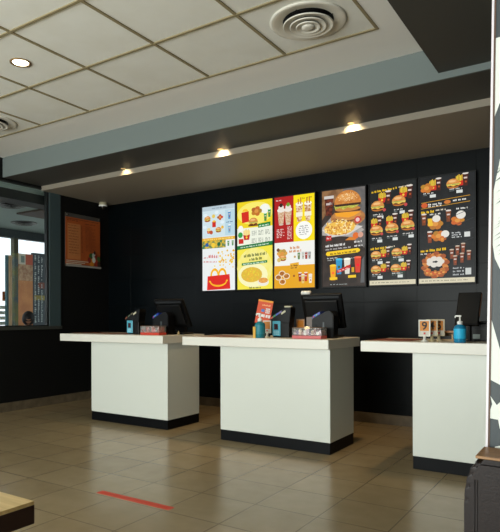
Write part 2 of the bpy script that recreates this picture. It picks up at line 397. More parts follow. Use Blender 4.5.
# ------------------------------------------------------------------ menu boards
class Art:
    """flat print on one lit board; u to the right, v downwards, 0..1"""
    def __init__(s, W, H): s.W, s.H, s.k, s.mb, s.B = W, H, 0, bmesh.new(), []
    def poly(s, pts, m):
        s.k += 1; y = -.0004 - s.k*.00004
        if m not in s.B: s.B.append(m)
        vs = [s.mb.verts.new((u*s.W, y, (1-v)*s.H)) for u, v in pts]
        f = s.mb.faces.new(vs); f.material_index = s.B.index(m)
        f.normal_update()
        if f.normal.y > 0: f.normal_flip()
    def rect(s, u0, v0, u1, v1, m, sk=0): s.poly([(u0, v0), (u0, v1), (u1, v1-sk), (u1, v0-sk)], m)
    def ell(s, u, v, r, m, asp=1.0, n=18, a0=0, a1=2*PI, rot=0):
        # r = fraction of board width; asp = height/width
        ry = r*asp*s.W/s.H; P = []
        for k in range(n+(0 if a1-a0 > 6.2 else 1)):
            a = a0+(a1-a0)*k/n; x, y = r*math.cos(a), -r*asp*math.sin(a)
            x, y = x*math.cos(rot)-y*math.sin(rot), x*math.sin(rot)+y*math.cos(rot)
            P.append((u+x, v+y*s.W/s.H))
        s.poly(P, m)
    def words(s, u0, v0, u1, h, m, sk=0, seed=1):
        R = random.Random(seed); u = u0
        while u < u1-.01:
            l = min(R.uniform(.035, .11), u1-u); f = (u-u0)
            # a word is a run of small letter blocks of uneven height
            n = max(1, int(l/.02))
            for q in range(n):
                a = u+l*q/n; hh = h*R.choice((.72, 1, .72, .9))
                s.rect(a, v0+h-hh-sk*f, a+l/n*.74, v0+h-sk*f, m)
            u += l+.022
    def burger(s, u, v, r, sk=0):
        q = s.W/s.H
        s.ell(u, v+r*.42*q, r*.90, glow((196, 116, 44)), .40)
        s.ell(u, v+r*.38*q, r*.92, glow((92, 44, 20)), .22)
        s.poly([(u-r*.96, v+r*.14*q), (u-r*.85, v+r*.40*q), (u-r*.4, v+r*.30*q), (u+r*.05, v+r*.50*q), (u+r*.5, v+r*.30*q), (u+r*.92, v+r*.36*q), (u+r*.98, v+r*.1*q)], glow((244, 196, 70)))
        s.ell(u, v+r*.12*q, r*1.02, glow((150, 164, 66), (214, 200, 110), 60), .16)
        s.ell(u, v+r*.06*q, r*.98, glow((206, 130, 56), (222, 152, 76), 50), .82, 16, 0, PI)
        s.ell(u-r*.12, v-r*.34*q, r*.55, glow((240, 190, 124)), .34)
    def fries(s, u, v, r):
        q = s.W/s.H
        for k in range(6):
            a = u-r*.8+k*r*.29; dv = (k*37 % 5)*.09
            s.rect(a, v-(1.0+dv)*r*q, a+r*.2, v+.2*r*q, glow((246, 196+(k % 2)*22, 60)))
        s.poly([(u-r*.9, v-.1*r*q), (u-r*.65, v+r*1.1*q), (u+r*.65, v+r*1.1*q), (u+r*.9, v-.1*r*q), (u, v+.15*r*q)], glow((200, 40, 24)))
        s.ell(u, v+.55*r*q, r*.25, glow((248, 200, 60)))
    def cola(s, u, v, r, c=(70, 26, 16), lid=(225, 215, 205)):
        q = s.W/s.H
        s.poly([(u-r*.85, v-2.0*r*q), (u-r*.6, v+1.8*r*q), (u+r*.6, v+1.8*r*q), (u+r*.85, v-2.0*r*q)], glow(c))
        s.ell(u, v-2.0*r*q, r*.9, glow(lid), .32)
        s.rect(u-r*.5, v-.9*r*q, u+r*.5, v-.4*r*q, glow((220, 200, 190)), .0)
        s.ell(u+r*.1, v+.55*r*q, r*.32, glow((170, 74, 34)))
    def nuggets(s, u, v, r, n=5, c=(190, 110, 40)):
        R = random.Random(int(u*1000+v*77))
        for k in range(n):
            a = 2*PI*k/n
            s.ell(u+r*.6*math.cos(a), v+r*.45*math.sin(a)*s.W/s.H, r*.45, glow((c[0]+R.randint(-20, 25), c[1]+R.randint(-20, 20), c[2])), .8, 12)
        s.ell(u, v, r*.4, glow((222, 150, 66)), .8, 12)
    def price(s, u, v, sd=1):
        s.words(u-.1, v-.02, u+.12, .010, glow((225, 225, 220)), 0, sd)
        s.words(u-.1, v-.003, u-.01, .008, glow((120, 130, 130)), 0, sd+1)
        s.rect(u+.02, v, u+.13, v+.028, glow((215, 220, 216)))
    def build(s, parent):
        me = bpy.data.meshes.new('printed_picture'); s.mb.to_mesh(me); s.mb.free()
        for k in s.B: me.materials.append(k)
        o = bpy.data.objects.new('printed_picture', me); COL.objects.link(o); o.parent = parent
        return o

BZ0, BZ1, BY = 1.466, 2.527, 5.902
H = BZ1-BZ0
def board(x0, x1, label, bg):
    W = x1-x0
    t = thing('menu_board', label, 'menu board', (x0, BY, BZ0), group='lit menu boards above the counters')
    f = MB(); e = .011
    f.box(-e, W+e, .004, BW-BY, -e-.004, H+e+.004, m_blackpl2)
    f.box(-e, 0, -.010, .004, -e, H+e, m_blackpl2, .001).box(W, W+e, -.010, .004, -e, H+e, m_blackpl2, .001)
    f.box(0, W, -.010, .004, -e, 0, m_blackpl2, .001).box(0, W, -.010, .004, H, H+e, m_blackpl2, .001)
    f.build('frame', parent=t)
    MB().box(0, W, 0, .004, 0, H, bg).build('lit_panel', parent=t)
    return t, Art(W, H)

# 1: pale blue and white board with the red smiling meal box
t, a = board(-4.294, -3.797, 'leftmost lit menu board, pale blue and white with a red smiling meal box', glow((236, 240, 240)))
a.rect(0, 0, 1, .37, glow((208, 228, 234))); a.rect(0, 0, 1, .05, glow((186, 204, 214)))
a.words(.3, .02, .75, .012, glow((110, 130, 150)), 0, 2)
a.rect(.7, .06, 1, .36, glow((186, 216, 228)))
a.burger(.16, .145, .1); a.nuggets(.55, .14, .09, 4, (190, 70, 40)); a.ell(.35, .12, .05, glow((230, 200, 90)))
a.rect(.31, .18, .42, .25, glow((206, 40, 30))); a.ell(.365, .18, .05, glow((250, 200, 50)), .5)
a.fries(.2, .29, .06); a.burger(.5, .285, .09); a.ell(.28, .31, .05, glow((190, 80, 50))); a.ell(.62, .26, .04, glow((240, 190, 40)))
a.cola(.83, .13, .05, (90, 150, 200), (240, 240, 240)); a.cola(.83, .29, .05, (130, 180, 210), (250, 250, 250)); a.words(.74, .2, .95, .012, glow((60, 90, 140)), 0, 5)
for k, (uu, vv) in enumerate(((.1, .1), (.45, .08), (.08, .24), (.62, .2))): a.ell(uu, vv, .06, glow((226, 240, 246)), .7)
a.rect(0, .375, 1, .41, glow((232, 176, 40))); a.words(.05, .385, .95, .014, glow((250, 225, 140)), 0, 7)
a.rect(0, .41, .72, .50, glow((40, 120, 90), (230, 190, 50), 26)); a.ell(.15, .455, .05, glow((30, 90, 170))); a.ell(.34, .46, .06, glow((245, 205, 60))); a.ell(.52, .455, .05, glow((30, 100, 60)))
a.cola(.8, .455, .035, (60, 150, 90), (240, 250, 240)); a.cola(.93, .455, .035, (60, 150, 90), (240, 250, 240))
R = random.Random(3)
for k in range(46):
    uu, vv = R.uniform(.36, .97), R.uniform(.525, .74)
    if uu < .55 and .56 < vv < .66: continue
    a.ell(uu, vv, R.uniform(.014, .032), glow((240, 180+R.randint(0, 30), 50)), 1, 6, rot=R.uniform(0, 3))
a.words(.2, .575, .50, .036, glow((205, 40, 40)), -.03, 11); a.words(.05, .60, .2, .014, glow((205, 60, 60)), 0, 12); a.words(.05, .648, .48, .014, glow((205, 60, 60)), -.02, 13)
for c0 in (.39, .62):                                   # box handles: two tall golden loops
    a.ell(c0, .83, .135, glow((250, 186, 20)), 1.45, 20, 0, PI); a.ell(c0, .83, .085, glow((238, 240, 238)), 1.55, 20, 0, PI)
a.poly([(.17, .83), (.15, .995), (.86, .985), (.84, .815)], glow((222, 34, 26)))
P = [(.5+.26*math.cos(b), .895+.062*math.sin(b)) for b in [PI*k/12 for k in range(13)]] + [(.5+.225*math.cos(b), .895+.042*math.sin(b)) for b in [PI-PI*k/12 for k in range(13)]]
a.poly(P, glow((250, 190, 30)))
a.ell(.24, .893, .03, glow((250, 190, 30)), .7); a.ell(.76, .887, .03, glow((250, 190, 30)), .7)
a.build(t)

# 2: yellow and green board
t, a = board(-3.766, -3.273, 'yellow and green lit menu board with a fries bowl, second from the left', glow((246, 230, 70)))
a.rect(0, 0, 1, .52, glow((240, 214, 30))); a.ell(.5, .14, .5, glow((250, 236, 110)), .55); a.rect(0, .30, 1, .5, glow((240, 244, 226)))
a.ell(.78, .1, .14, glow((244, 246, 236)), .8)
a.poly([(.12, .12), (.14, .24), (.34, .23), (.33, .11)], glow((214, 42, 24))); a.ell(.23, .11, .08, glow((250, 196, 40)), .8, 12, 0, PI)
a.nuggets(.55, .12, .15, 5); a.burger(.46, .235, .13); a.rect(.32, .27, .62, .285, glow((90, 40, 20)))
a.cola(.8, .2, .05, (40, 150, 70), (230, 250, 230)); a.cola(.91, .16, .05, (40, 150, 70), (230, 250, 230))
a.rect(.6, .265, .94, .31, glow((20, 130, 60)), .012); a.words(.63, .28, .9, .016, glow((240, 250, 240)), .03, 4)
a.ell(.1, .30, .07, glow((248, 248, 244))); a.ell(.09, .375, .07, glow((50, 160, 70))); a.fries(.27, .38, .11); a.rect(.04, .42, .18, .475, glow((206, 40, 30)))
for c in range(3):
    for r_ in range(2):
        u0 = .42+c*.19; v0 = .34+r_*.085
        for q in range(4): a.words(u0, v0+q*.014, u0+.14, .008, glow((110, 120, 110)), .0, 20+c+r_*3+q)
a.poly([(0, .50), (0, .545), (1, .515), (1, .47)], glow((20, 118, 58))); a.words(.1, .512, .9, .014, glow((230, 245, 230)), .03, 9)
a.ell(.5, .76, .5, glow((248, 240, 150), (246, 234, 120), 8), 1.0); a.ell(.45, .84, .42, glow((250, 246, 190)), .7)
a.words(.2, .60, .84, .036, glow((70, 90, 30)), .03, 30); a.words(.36, .648, .72, .03, glow((70, 90, 30)), .03, 31)
a.poly([(.14, .70), (.14, .728), (.86, .708), (.86, .68)], glow((24, 128, 62))); a.words(.18, .705, .82, .014, glow((230, 245, 230)), .025, 33)
a.ell(.42, .835, .3, glow((226, 186, 60)), .62)
for k in range(60):
    an = R.uniform(0, 6.28); rr = R.uniform(0, .26); a.ell(.42+rr*math.cos(an), .83+rr*.55*math.sin(an)*.5, .035, glow((246-R.randint(0, 20), 200+R.randint(-25, 20), 60)), .35, 6, rot=R.uniform(0, 3))
a.ell(.75, .925, .155, glow((240, 236, 220)), .62); a.ell(.75, .905, .13, glow((222, 140, 60), (240, 180, 90), 60), .5)
a.words(.36, .972, .7, .02, glow((50, 70, 30)), 0, 35)
a.build(t)

# 3: red, yellow, white and orange board
t, a = board(-3.249, -2.735, 'red, yellow, white and orange lit menu board, third from the left', glow((242, 242, 236)))
a.rect(0, 0, .485, .5, glow((176, 24, 24))); a.rect(.485, 0, 1, .5, glow((252, 226, 10)))
for uu, c in ((.17, (60, 30, 24)), (.35, (110, 160, 50))):
    a.poly([(uu-.09, .15), (uu-.06, .29), (uu+.06, .29), (uu+.09, .15)], glow((226, 200, 170), (200, 150, 110), 50)); a.ell(uu, .145, .1, glow((240, 232, 220)), .5)
    a.ell(uu, .115, .07, glow((236, 226, 216)), .8); a.ell(uu, .09, .045, glow(c), 1.0); a.ell(uu, .3, .06, glow((210, 190, 170)), .4)
for q in range(6): a.words(.06, .35+q*.017, .2 if q % 2 else .26, .010, glow((240, 220, 214)), .01, 40+q)
for q in range(9): a.words(.33, .33+q*.016, .45, .009, glow((240, 220, 214)), .01, 50+q)
a.words(.05, .03, .2, .012, glow((240, 220, 214)), .0, 60)
for uu in (.63, .84):                                   # two plain sundae cups
    a.poly([(uu-.09, .10), (uu-.05, .29), (uu+.05, .29), (uu+.09, .10)], glow((186, 120, 50), (240, 220, 190), 45))
    a.ell(uu, .10, .09, glow((250, 246, 230)), .5); a.rect(uu-.04, .045, uu-.01, .1, glow((196, 130, 50))); a.rect(uu+.02, .03, uu+.05, .1, glow((196, 130, 50)))
    a.rect(uu-.08, .19, uu+.08, .235, glow((246, 240, 220)))
a.words(.7, .035, .95, .014, glow((160, 130, 20)), .02, 61)
a.ell(.74, .385, .2, glow((250, 250, 244)), 1.0, 26)
for q in range(5): a.words(.64-.02*(q in (1, 2, 3)), .335+q*.022, .84+.02*(q in (1, 2, 3)), .012, glow((140, 140, 140)), .01, 70+q)
a.nuggets(.2, .62, .13, 6, (210, 160, 70)); a.burger(.22, .67, .09); a.ell(.12, .69, .05, glow((220, 190, 110))); a.ell(.1, .58, .04, glow((120, 70, 40)))
a.words(.4, .55, .66, .03, glow((206, 120, 30)), .01, 80); a.words(.38, .59, .68, .026, glow((206, 120, 30)), .01, 81); a.ell(.52, .665, .025, glow((190, 150, 80)))
for uu, c in ((.72, (190, 200, 190)), (.8, (160, 40, 30)), (.88, (140, 150, 150)), (.62, (90, 140, 80))): a.cola(uu, .66, .04, c, (210, 210, 205))
a.rect(0, .755, 1, 1, glow((232, 166, 22))); a.rect(.40, .735, .62, .80, glow((236, 176, 40)), .01); a.words(.42, .75, .6, .018, glow((120, 60, 20)), .01, 82); a.words(.42, .775, .6, .016, glow((120, 60, 20)), .01, 83)
for uu, vv in ((.11, .88), (.2, .84), (.31, .87), (.21, .93)): a.ell(uu, vv, .085, glow((240, 222, 190)), .8); a.ell(uu, vv, .065, glow((150, 80, 26), (200, 130, 50), 60), .75)
a.ell(.5, .87, .025, glow((150, 80, 30)))
for uu, c in ((.65, (160, 40, 24)), (.79, (200, 60, 20)), (.72, (230, 200, 120)), (.9, (240, 232, 216))): a.cola(uu, .89+.02*(c[0] > 220), .05, c, (240, 230, 214))
a.build(t)

# 4: burger close-up
t, a = board(-2.646, -2.149, 'dark lit menu board with one large burger close-up and a tray of fries', glow((62, 50, 44), (44, 36, 33), 9))
a.poly([(0, 0), (0, .3), (.3, .12), (.6, 0)], glow((150, 110, 72), (120, 84, 54), 14)); a.poly([(.5, 0), (.35, .4), (.98, .62), (1, .55), (1, 0)], glow((112, 108, 106), (96, 94, 94), 12))
a.poly([(0, .38), (.34, .22), (.75, .34), (.98, .44), (.72, .5), (0, .46)], glow((176, 170, 164), (150, 146, 144), 12))
a.poly([(.06, .07), (.09, .26), (.24, .26), (.27, .07)], glow((64, 24, 16), (120, 50, 28), 30)); a.rect(.05, .055, .28, .085, glow((210, 204, 198))); a.words(.1, .12, .24, .03, glow((226, 210, 204)), .01, 2)
a.ell(.6, .30, .40, glow((164, 104, 56), (188, 128, 74), 20), .5)
a.ell(.6, .285, .30, glow((120, 72, 38)), .4)
a.ell(.6, .275, .31, glow((206, 140, 70)), .36); a.poly([(.3, .235), (.34, .275), (.5, .29), (.62, .30), (.75, .285), (.9, .25)], glow((244, 164, 40)))
a.rect(.31, .215, .89, .24, glow((70, 40, 26))); a.ell(.6, .21, .29, glow((200, 134, 62)), .18)
a.poly([(.29, .165), (.31, .205), (.42, .19), (.5, .215), (.6, .195), (.72, .21), (.82, .19), (.92, .165)], glow((150, 160, 50), (210, 200, 90), 60)); a.rect(.31, .155, .9, .178, glow((60, 34, 22)))
a.ell(.6, .155, .31, glow((198, 120, 50), (214, 142, 66), 30), .95, 24, 0, PI); a.ell(.58, .085, .2, glow((226, 160, 86)), .4)
for k in range(40):
    an = R.uniform(.3, 2.84); rr = R.uniform(.05, .27); a.ell(.6+rr*math.cos(an), .145-rr*.44*math.sin(an), .011, glow((250, 226, 176)), .7, 6)
a.ell(.83, .33, .075, glow((200, 50, 50))); a.ell(.83, .33, .045, glow((236, 200, 196)))
a.poly([(0, .405), (.2, .49), (.62, .475), (.95, .40), (.5, .36)], glow((214, 210, 204)))
a.ell(.41, .40, .36, glow((240, 190, 80)), .42)
for k in range(150):
    an = R.uniform(0, 6.28); rr = R.uniform(0, 1)**.6*.37; a.ell(.41+rr*math.cos(an), .40+rr*.21*math.sin(an)-.01, .034, glow(((250, 212, 110), (226, 160, 60), (252, 232, 170), (200, 130, 60))[k % 4]), .4, 6, rot=R.uniform(0, 3))
a.rect(.10, .475, .23, .525, glow((190, 34, 30)), .006); a.words(.12, .488, .21, .018, glow((240, 210, 206)), 0, 3)
a.poly([(.55, .53), (.65, .5), (.82, .51), (.78, .535)], glow((216, 130, 40))); a.ell(.79, .49, .07, glow((226, 110, 40))); a.ell(.9, .485, .06, glow((214, 160, 140)))
a.words(.09, .565, .55, .024, glow((236, 234, 230)), .02, 5); a.words(.09, .605, .7, .016, glow((190, 186, 182)), .02, 6); a.words(.76, .545, .93, .018, glow((236, 234, 230)), .02, 8); a.words(.76, .585, .95, .018, glow((236, 234, 230)), .02, 9)
a.ell(.14, .66, .04, glow((250, 206, 30))); a.ell(.85, .64, .04, glow((250, 206, 30)), .9); a.poly([(.13, .638), (.13, .682), (.85, .662), (.85, .618)], glow((250, 206, 30))); a.words(.2, .652, .8, .020, glow((110, 80, 10)), .025, 10)
a.words(.13, .70, .4, .012, glow((220, 220, 216)), .01, 14); a.words(.14, .722, .85, .010, glow((180, 180, 176)), .02, 15)
for uu, vv, c in ((.27, .86, (240, 170, 20)), (.41, .80, (40, 150, 200)), (.6, .80, (226, 222, 210)), (.84, .79, (216, 60, 36))):
    a.poly([(uu-.075, vv-.075), (uu-.05, vv+.075), (uu+.05, vv+.075), (uu+.075, vv-.075)], glow(c)); a.ell(uu, vv-.078, .078, glow((min(c[0]+30, 255), min(c[1]+40, 255), min(c[2]+30, 255))), .3); a.ell(uu, vv, .03, glow((min(c[0]+30, 255), max(c[1]-60, 0), 40)))
a.poly([(.36, .835), (.37, .865), (.68, .815), (.67, .78)], glow((196, 30, 30))); a.words(.4, .833, .66, .014, glow((244, 200, 196)), .13, 16)
a.rect(.70, .81, .76, .86, glow((214, 160, 30)))
a.rect(.19, .905, .37, .932, glow((244, 200, 30)), .002); a.rect(.62, .89, .8, .917, glow((244, 200, 30)), .002); a.words(.2, .975, .6, .008, glow((170, 180, 176)), 0, 18)
a.poly([(.93, .74), (.9, .97), (.99, .97), (.99, .70)], glow((92, 94, 96)))
a.build(t)

# 5: burger meals
BLK = (20, 21, 23)
t, a = board(-2.099, -1.620, 'black lit menu board with nine burger meals, second from the right', glow(BLK, (26, 30, 31), 5))
a.words(.04, .062, .60, .022, glow((244, 196, 20)), .03, 1); a.words(.64, .045, .92, .016, glow((226, 214, 190)), .02, 2)
for (uu, vv) in ((.175, .215), (.64, .185)):
    a.fries(uu+.10, vv-.075, .095); a.cola(uu+.235, vv-.068, .072); a.burger(uu, vv, .15); a.ell(uu+.15, vv+.045, .035, glow((196, 70, 70))); a.price(uu, vv+.10, int(uu*90))
for (uu, vv) in ((.15, .455), (.49, .445), (.83, .43)):
    a.fries(uu-.05, vv-.07, .085); a.cola(uu+.07, vv-.075, .065); a.burger(uu, vv, .145); a.ell(uu+.12, vv+.04, .03, glow((196, 70, 70))); a.price(uu, vv+.095, int(uu*80))
a.poly([(.45, .62), (.5, .97), (.8, .97), (.75, .66)], glow((38, 62, 50), (26, 30, 31), 8))  # dark green reflection on the board front, painted into the picture
a.words(.02, .628, .38, .022, glow((244, 196, 20)), .02, 5); a.words(.42, .62, .56, .014, glow((226, 214, 190)), .02, 6)
for (uu, vv) in ((.14, .70), (.60, .685), (.14, .845), (.58, .84)):
    a.fries(uu+.17, vv-.01, .075); a.cola(uu+.27, vv-.015, .055); a.burger(uu, vv, .115); a.price(uu+.02, vv+.065, int(uu*70+vv*10))
a.rect(0, .955, 1, 1, glow((214, 206, 178))); a.words(.05, .973, .9, .008, glow((120, 110, 90)), 0, 8)
a.build(t)

# 6: chicken meals
t, a = board(-1.586, -1.063, 'black lit menu board with chicken meals and rice, rightmost of the row', glow(BLK, (30, 32, 35), 5))
for (uu, vv) in ((.14, .10), (.62, .085)):
    a.fries(uu+.12, vv-.02, .085); a.cola(uu+.22, vv-.02, .06); (a.burger if uu > .5 else a.nuggets)(uu, vv, .12); a.price(uu+.04, vv+.065, int(uu*60))
for q in ((.04, .235, .92, .24), (.04, .29, .92, .295)): a.rect(q[0], q[1], q[2], q[3], glow((206, 150, 30)), .03)
a.ell(.1, .262, .06, glow((206, 90, 40)), .8); a.words(.17, .25, .42, .016, glow((236, 236, 230)), .02, 7); a.words(.17, .272, .42, .01, glow((236, 236, 230)), .02, 8); a.ell(.52, .25, .06, glow((206, 120, 50)), .6); a.words(.62, .232, .88, .018, glow((236, 236, 230)), .02, 9)
a.words(.04, .315, .28, .024, glow((244, 196, 20)), .02, 10); a.words(.31, .31, .5, .014, glow((226, 214, 190)), .02, 11)
a.cola(.09, .40, .055, (120, 60, 24)); a.nuggets(.30, .445, .14, 6); a.ell(.32, .395, .075, glow((228, 224, 214)), .9); a.poly([(.16, .39), (.17, .46), (.26, .46), (.24, .39)], glow((236, 190, 50))); a.words(.2, .345, .4, .014, glow((225, 225, 220)), .01, 12)
a.cola(.54, .385, .055, (120, 60, 24)); a.nuggets(.70, .43, .12, 5); a.ell(.76, .38, .085, glow((228, 224, 214)), .9); a.words(.68, .315, .88, .014, glow((225, 225, 220)), .01, 13)
a.cola(.2, .57, .055, (130, 60, 30)); a.nuggets(.36, .56, .13, 6); a.ell(.48, .545, .075, glow((228, 224, 214)), .9); a.nuggets(.43, .59, .07, 4)
for q in range(3): a.words(.6, .535+q*.02, .78, .012, glow((210, 214, 214)), .01, 14+q)
a.rect(.82, .54, .92, .585, glow((214, 216, 212)))
a.words(.03, .68, .5, .024, glow((244, 196, 20)), .02, 17); a.words(.03, .715, .25, .012, glow((225, 225, 220)), .01, 18)
for k in range(30):
    an = 2*PI*k/30; rr = .19+.05*((k*7) % 3-1)*.5; a.ell(.3+rr*math.cos(an), .83+rr*.5*math.sin(an)-.0, .055, glow(((186, 104, 44), (206, 130, 60), (160, 80, 34))[k % 3]), .8, 9)
for k in range(7): a.ell(.3+.11*math.cos(k*.9), .80+.03*math.sin(k*.9), .06, glow((222, 216, 204)), .8, 12)
for k in range(5): a.nuggets(.15+k*.075, .90+.01*(k % 2), .06, 4, (180, 96, 40))
for uu, vv in ((.6, .74), (.7, .71), (.8, .69), (.66, .80), (.78, .78), (.9, .76)): a.cola(uu, vv, .045, (120, 60, 34), (200, 180, 160))
for q in range(3): a.words(.62, .86+q*.03, .82, .014, glow((180, 184, 184)), .01, 20+q)
a.rect(.84, .87, .94, .93, glow((200, 204, 200)))
for q in range(4): a.poly([(.5, .68-q*.09), (.5, .683-q*.09), (.98, .60-q*.09), (.98, .594-q*.09)], glow((52, 54, 58)))  # diagonal reflections on the board front, painted as grey streaks
a.rect(0, .955, 1, 1, glow((214, 206, 178))); a.words(.05, .973, .9, .008, glow((120, 110, 90)), 0, 28)
a.build(t)

# ------------------------------------------------------------------ acrylic wall notice on the left wall
t = thing('wall_notice', 'orange printed notice in a clear acrylic holder on the black left wall', 'notice', (LW, 5.137, 1.817))
W_, H_ = .63, .717
def yz(mb): return mb
Mn = Matrix.Rotation(PI/2, 4, 'Z')          # local x -> +y, local -y -> +x
class NArt(Art): pass
p = MB(); p.box(0, W_, -.022, -.016, 0, H_, mat('grey_backing_plate', (74, 72, 68), .3), .001, M=Mn); p.build('backing_plate', parent=t)
p = MB(); p.box(.004, W_-.004, -.0235, -.0222, .03, H_-.055, mat('orange_paper', (172, 84, 34), .6, noise=((160, 76, 30), 5, 3)), M=Mn); p.build('paper', parent=t)
pt = mat('brown_print', (96, 50, 26), .7); pt2 = mat('pale_print', (196, 140, 90), .6)
a = Art(W_, H_)
a.rect(.02, .1, .95, .11, pt)
a.rect(.06, .19, .42, .86, mat('faded_orange', (186, 116, 66), .5))
a.words(.05, .12, .35, .02, pt, 0, 1); a.words(.56, .15, .85, .02, pt, 0, 2)
for q in range(22):
    a.words(.55, .21+q*.022, .85 if q % 3 else .74, .009, pt, 0, 30+q)
    a.words(.08, .22+q*.026, .36 if q % 3 else .3, .010, pt2 if q % 2 else pt, 0, 60+q)
    a.rect(.42, .21+q*.024, .47, .218+q*.024, pt)
for uu, vv, r_, c in ((.7, .78, .06, (50, 84, 40)), (.78, .76, .05, (170, 180, 170)), (.84, .8, .05, (120, 30, 24)), (.92, .82, .05, (60, 90, 40)), (.72, .9, .07, (190, 120, 30)), (.86, .9, .06, (150, 50, 30)), (.93, .92, .05, (60, 40, 30)), (.78, .84, .05, (200, 200, 190)), (.65, .85, .05, (130, 40, 28)), (.8, .7, .03, (60, 40, 34))):
    a.ell(uu, vv, r_, mat('fruit_print_%d_%d_%d' % c, c, .6), 1.3)
for q in range(3): a.rect(.0, .885+q*.03, .62-.1*q, .9+q*.03, mat('white_glare', (196, 180, 160), .5), 0)  # pale bars at lower left: glare on the acrylic, painted in
a.rect(0, .965, 1, 1, mat('pale_strip', (150, 146, 140), .5))
o = a.build(t); o.rotation_euler = (0, 0, PI/2); o.location = (.0238, 0, 0)
for yy in (.03, W_-.03):
    for zz in (.03, H_-.025):
        MB().cyl((0, 0, 0), .011, .028, m_metal, 16, M=Matrix.Translation((0, yy, zz)) @ Matrix.Rotation(PI/2, 4, 'Y')).build('standoff', parent=t)

# ------------------------------------------------------------------ counters
def counter(label, s, b, sf, bf, bb, sb):
    t = thing('order_counter', label, 'counter', ((b[0]+b[1])/2, (bf+bb)/2, 0), group='white order counters')
    ox, oy = (b[0]+b[1])/2, (bf+bb)/2
    MB().box(b[0]-ox, b[1]-ox, bf-oy, bb-oy, .0962, .8687, m_white, .002).build('body', parent=t)
    MB().box(b[0]-ox+.002, b[1]-ox-.002, bf-oy+.002, bb-oy-.002, 0, .0962, m_kick, .001).build('kickplate', parent=t)
    MB().box(s[0]-ox, s[1]-ox, sf-oy, sb-oy, .8687, .9499, m_slab, .004).build('worktop', parent=t)
    return t
counter('white order counter on the left, its worktop reaching towards the inner window', (-5.172, -3.658), (-4.764, -3.6725), 4.3536, 4.4485, 4.9805, 5.06)
counter('white order counter in the middle, under the burger close-up board', (-3.374, -1.879), (-2.9865, -1.898), 4.306, 4.383, 4.905, 5.011)
counter('white order counter on the right, partly behind the graphic partition', (-1.5906, .10), (-1.2164, .04), 4.2562, 4.3346, 4.86, 4.96)
ZT = .9499

# ------------------------------------------------------------------ objects on the counters
m_teal = mat('blue_terminal_face', (74, 160, 184), .35); m_screen = mat('dark_red_screen', (52, 22, 30), .2)
def card_terminal(label, loc, rz, strip):
    t = thing('card_terminal', label, 'card terminal', loc, rz, 'card terminals on the counters')
    MB().box(-.005, .085, -.03, .07, 0, .135, m_blackpl, .006).build('stand', parent=t)
    f = MB(); f.box(-.085, 0, -.035, -.008, .012, .150, m_teal, .008); f.box(-.09, .004, -.008, .05, 0, .14, m_blackpl, .005); f.build('handset', parent=t)
    MB().box(-.064, -.024, -.037, -.0345, .07, .122, m_screen, .001).build('display', parent=t)
    f = MB()
    for r_ in range(3):
        for c in range(3): f.box(-.068+c*.019, -.054+c*.019, -.037, -.034, .025+r_*.013, .034+r_*.013, mat('pale_key', (150, 200, 214), .4))
    f.build('keypad', parent=t)
    M = Matrix.Identity(4)
    f = MB(); f.prism([(-.115, .150), (-.118, .172), (.040, .262), (.098, .272), (.100, .238), (.085, .13), (-.02, .13)], .10, m_blackpl, M=Matrix.Translation((0, -.03, 0)), bev=.004)
    h = f.build('tilted_pin_pad', parent=t)
    for k, c in enumerate(strip):
        u = k/float(len(strip))
        MB().prism([(-.108+u*.12, .160+u*.068), (-.108+u*.12, .176+u*.068), (-.080+u*.12, .192+u*.068), (-.080+u*.12, .176+u*.068)], .003, mat('sticker_%d_%d_%d' % c, c, .4), M=Matrix.Translation((0, -.0325, 0))).build('sticker', parent=h)
    MB().prism([(.010, .205), (.006, .222), (.046, .246), (.052, .230)], .003, mat('cream_receipt', (190, 186, 160), .6), M=Matrix.Translation((0, -.0328, 0))).build('receipt', parent=t)
    if len(strip) > 3: MB().box(.02, .085, .0, .04, .270, .284, mat('cream_receipt', (190, 186, 160), .6), .004).build('paper_roll_end', parent=t)
    return t
card_terminal('blue and black card terminal on the left counter', (-4.256, 4.60, ZT), 0, [(120, 60, 30), (70, 84, 60), (90, 86, 70)])
card_terminal('blue and black card terminal on the middle counter, beside the orange leaflet', (-2.445, 4.58, ZT), 0, [(200, 70, 40), (60, 130, 90), (70, 90, 180), (110, 100, 150)])

def printer(label, loc, W=.16):
    """slanted black receipt unit with a blue sticker on its top"""
    t = thing('receipt_printer', label, 'receipt printer', loc, 0, 'receipt printers on the counters')
    MB().prism([(0, 0), (W, 0), (W, .20), (W*.86, .235), (W*.68, .235), (0, .165)], .11, m_blackpl, bev=.005).build('body', parent=t)
    f = MB(); f.prism([(.002, .168), (W*.40, .208), (W*.40, .232), (.012, .196)], .12, mat('royal_blue_cover', (30, 60, 160), .3), M=Matrix.Translation((0, -.004, 0)), bev=.003)
    c = f.build('top_cover', parent=t)
    f = MB()
    for k, cc in enumerate(((200, 60, 60), (90, 150, 220), (120, 190, 140))): f.box(.016+k*.014, .026+k*.014, -.007, -.0045, .180+k*.008, .192+k*.008, mat('sticker_%d_%d_%d' % cc, cc, .4))
    f.build('sticker', parent=c)
    MB().box(.01, .05, -.004, .002, .03, .11, m_blackpl2, .002).build('front_panel', parent=t)
    MB().box(W*.52, W*.60, -.003, .003, .01, .14, mat('grey_trim', (60, 68, 70), .4), .001).build('side_trim', parent=t)
    return t
printer('small black receipt printer with a blue cover on the left counter', (-4.005, 4.60, ZT), .215)
printer('black receipt printer with a blue cover on the middle counter, right of the sweets tray', (-2.145, 4.56, ZT), .20)

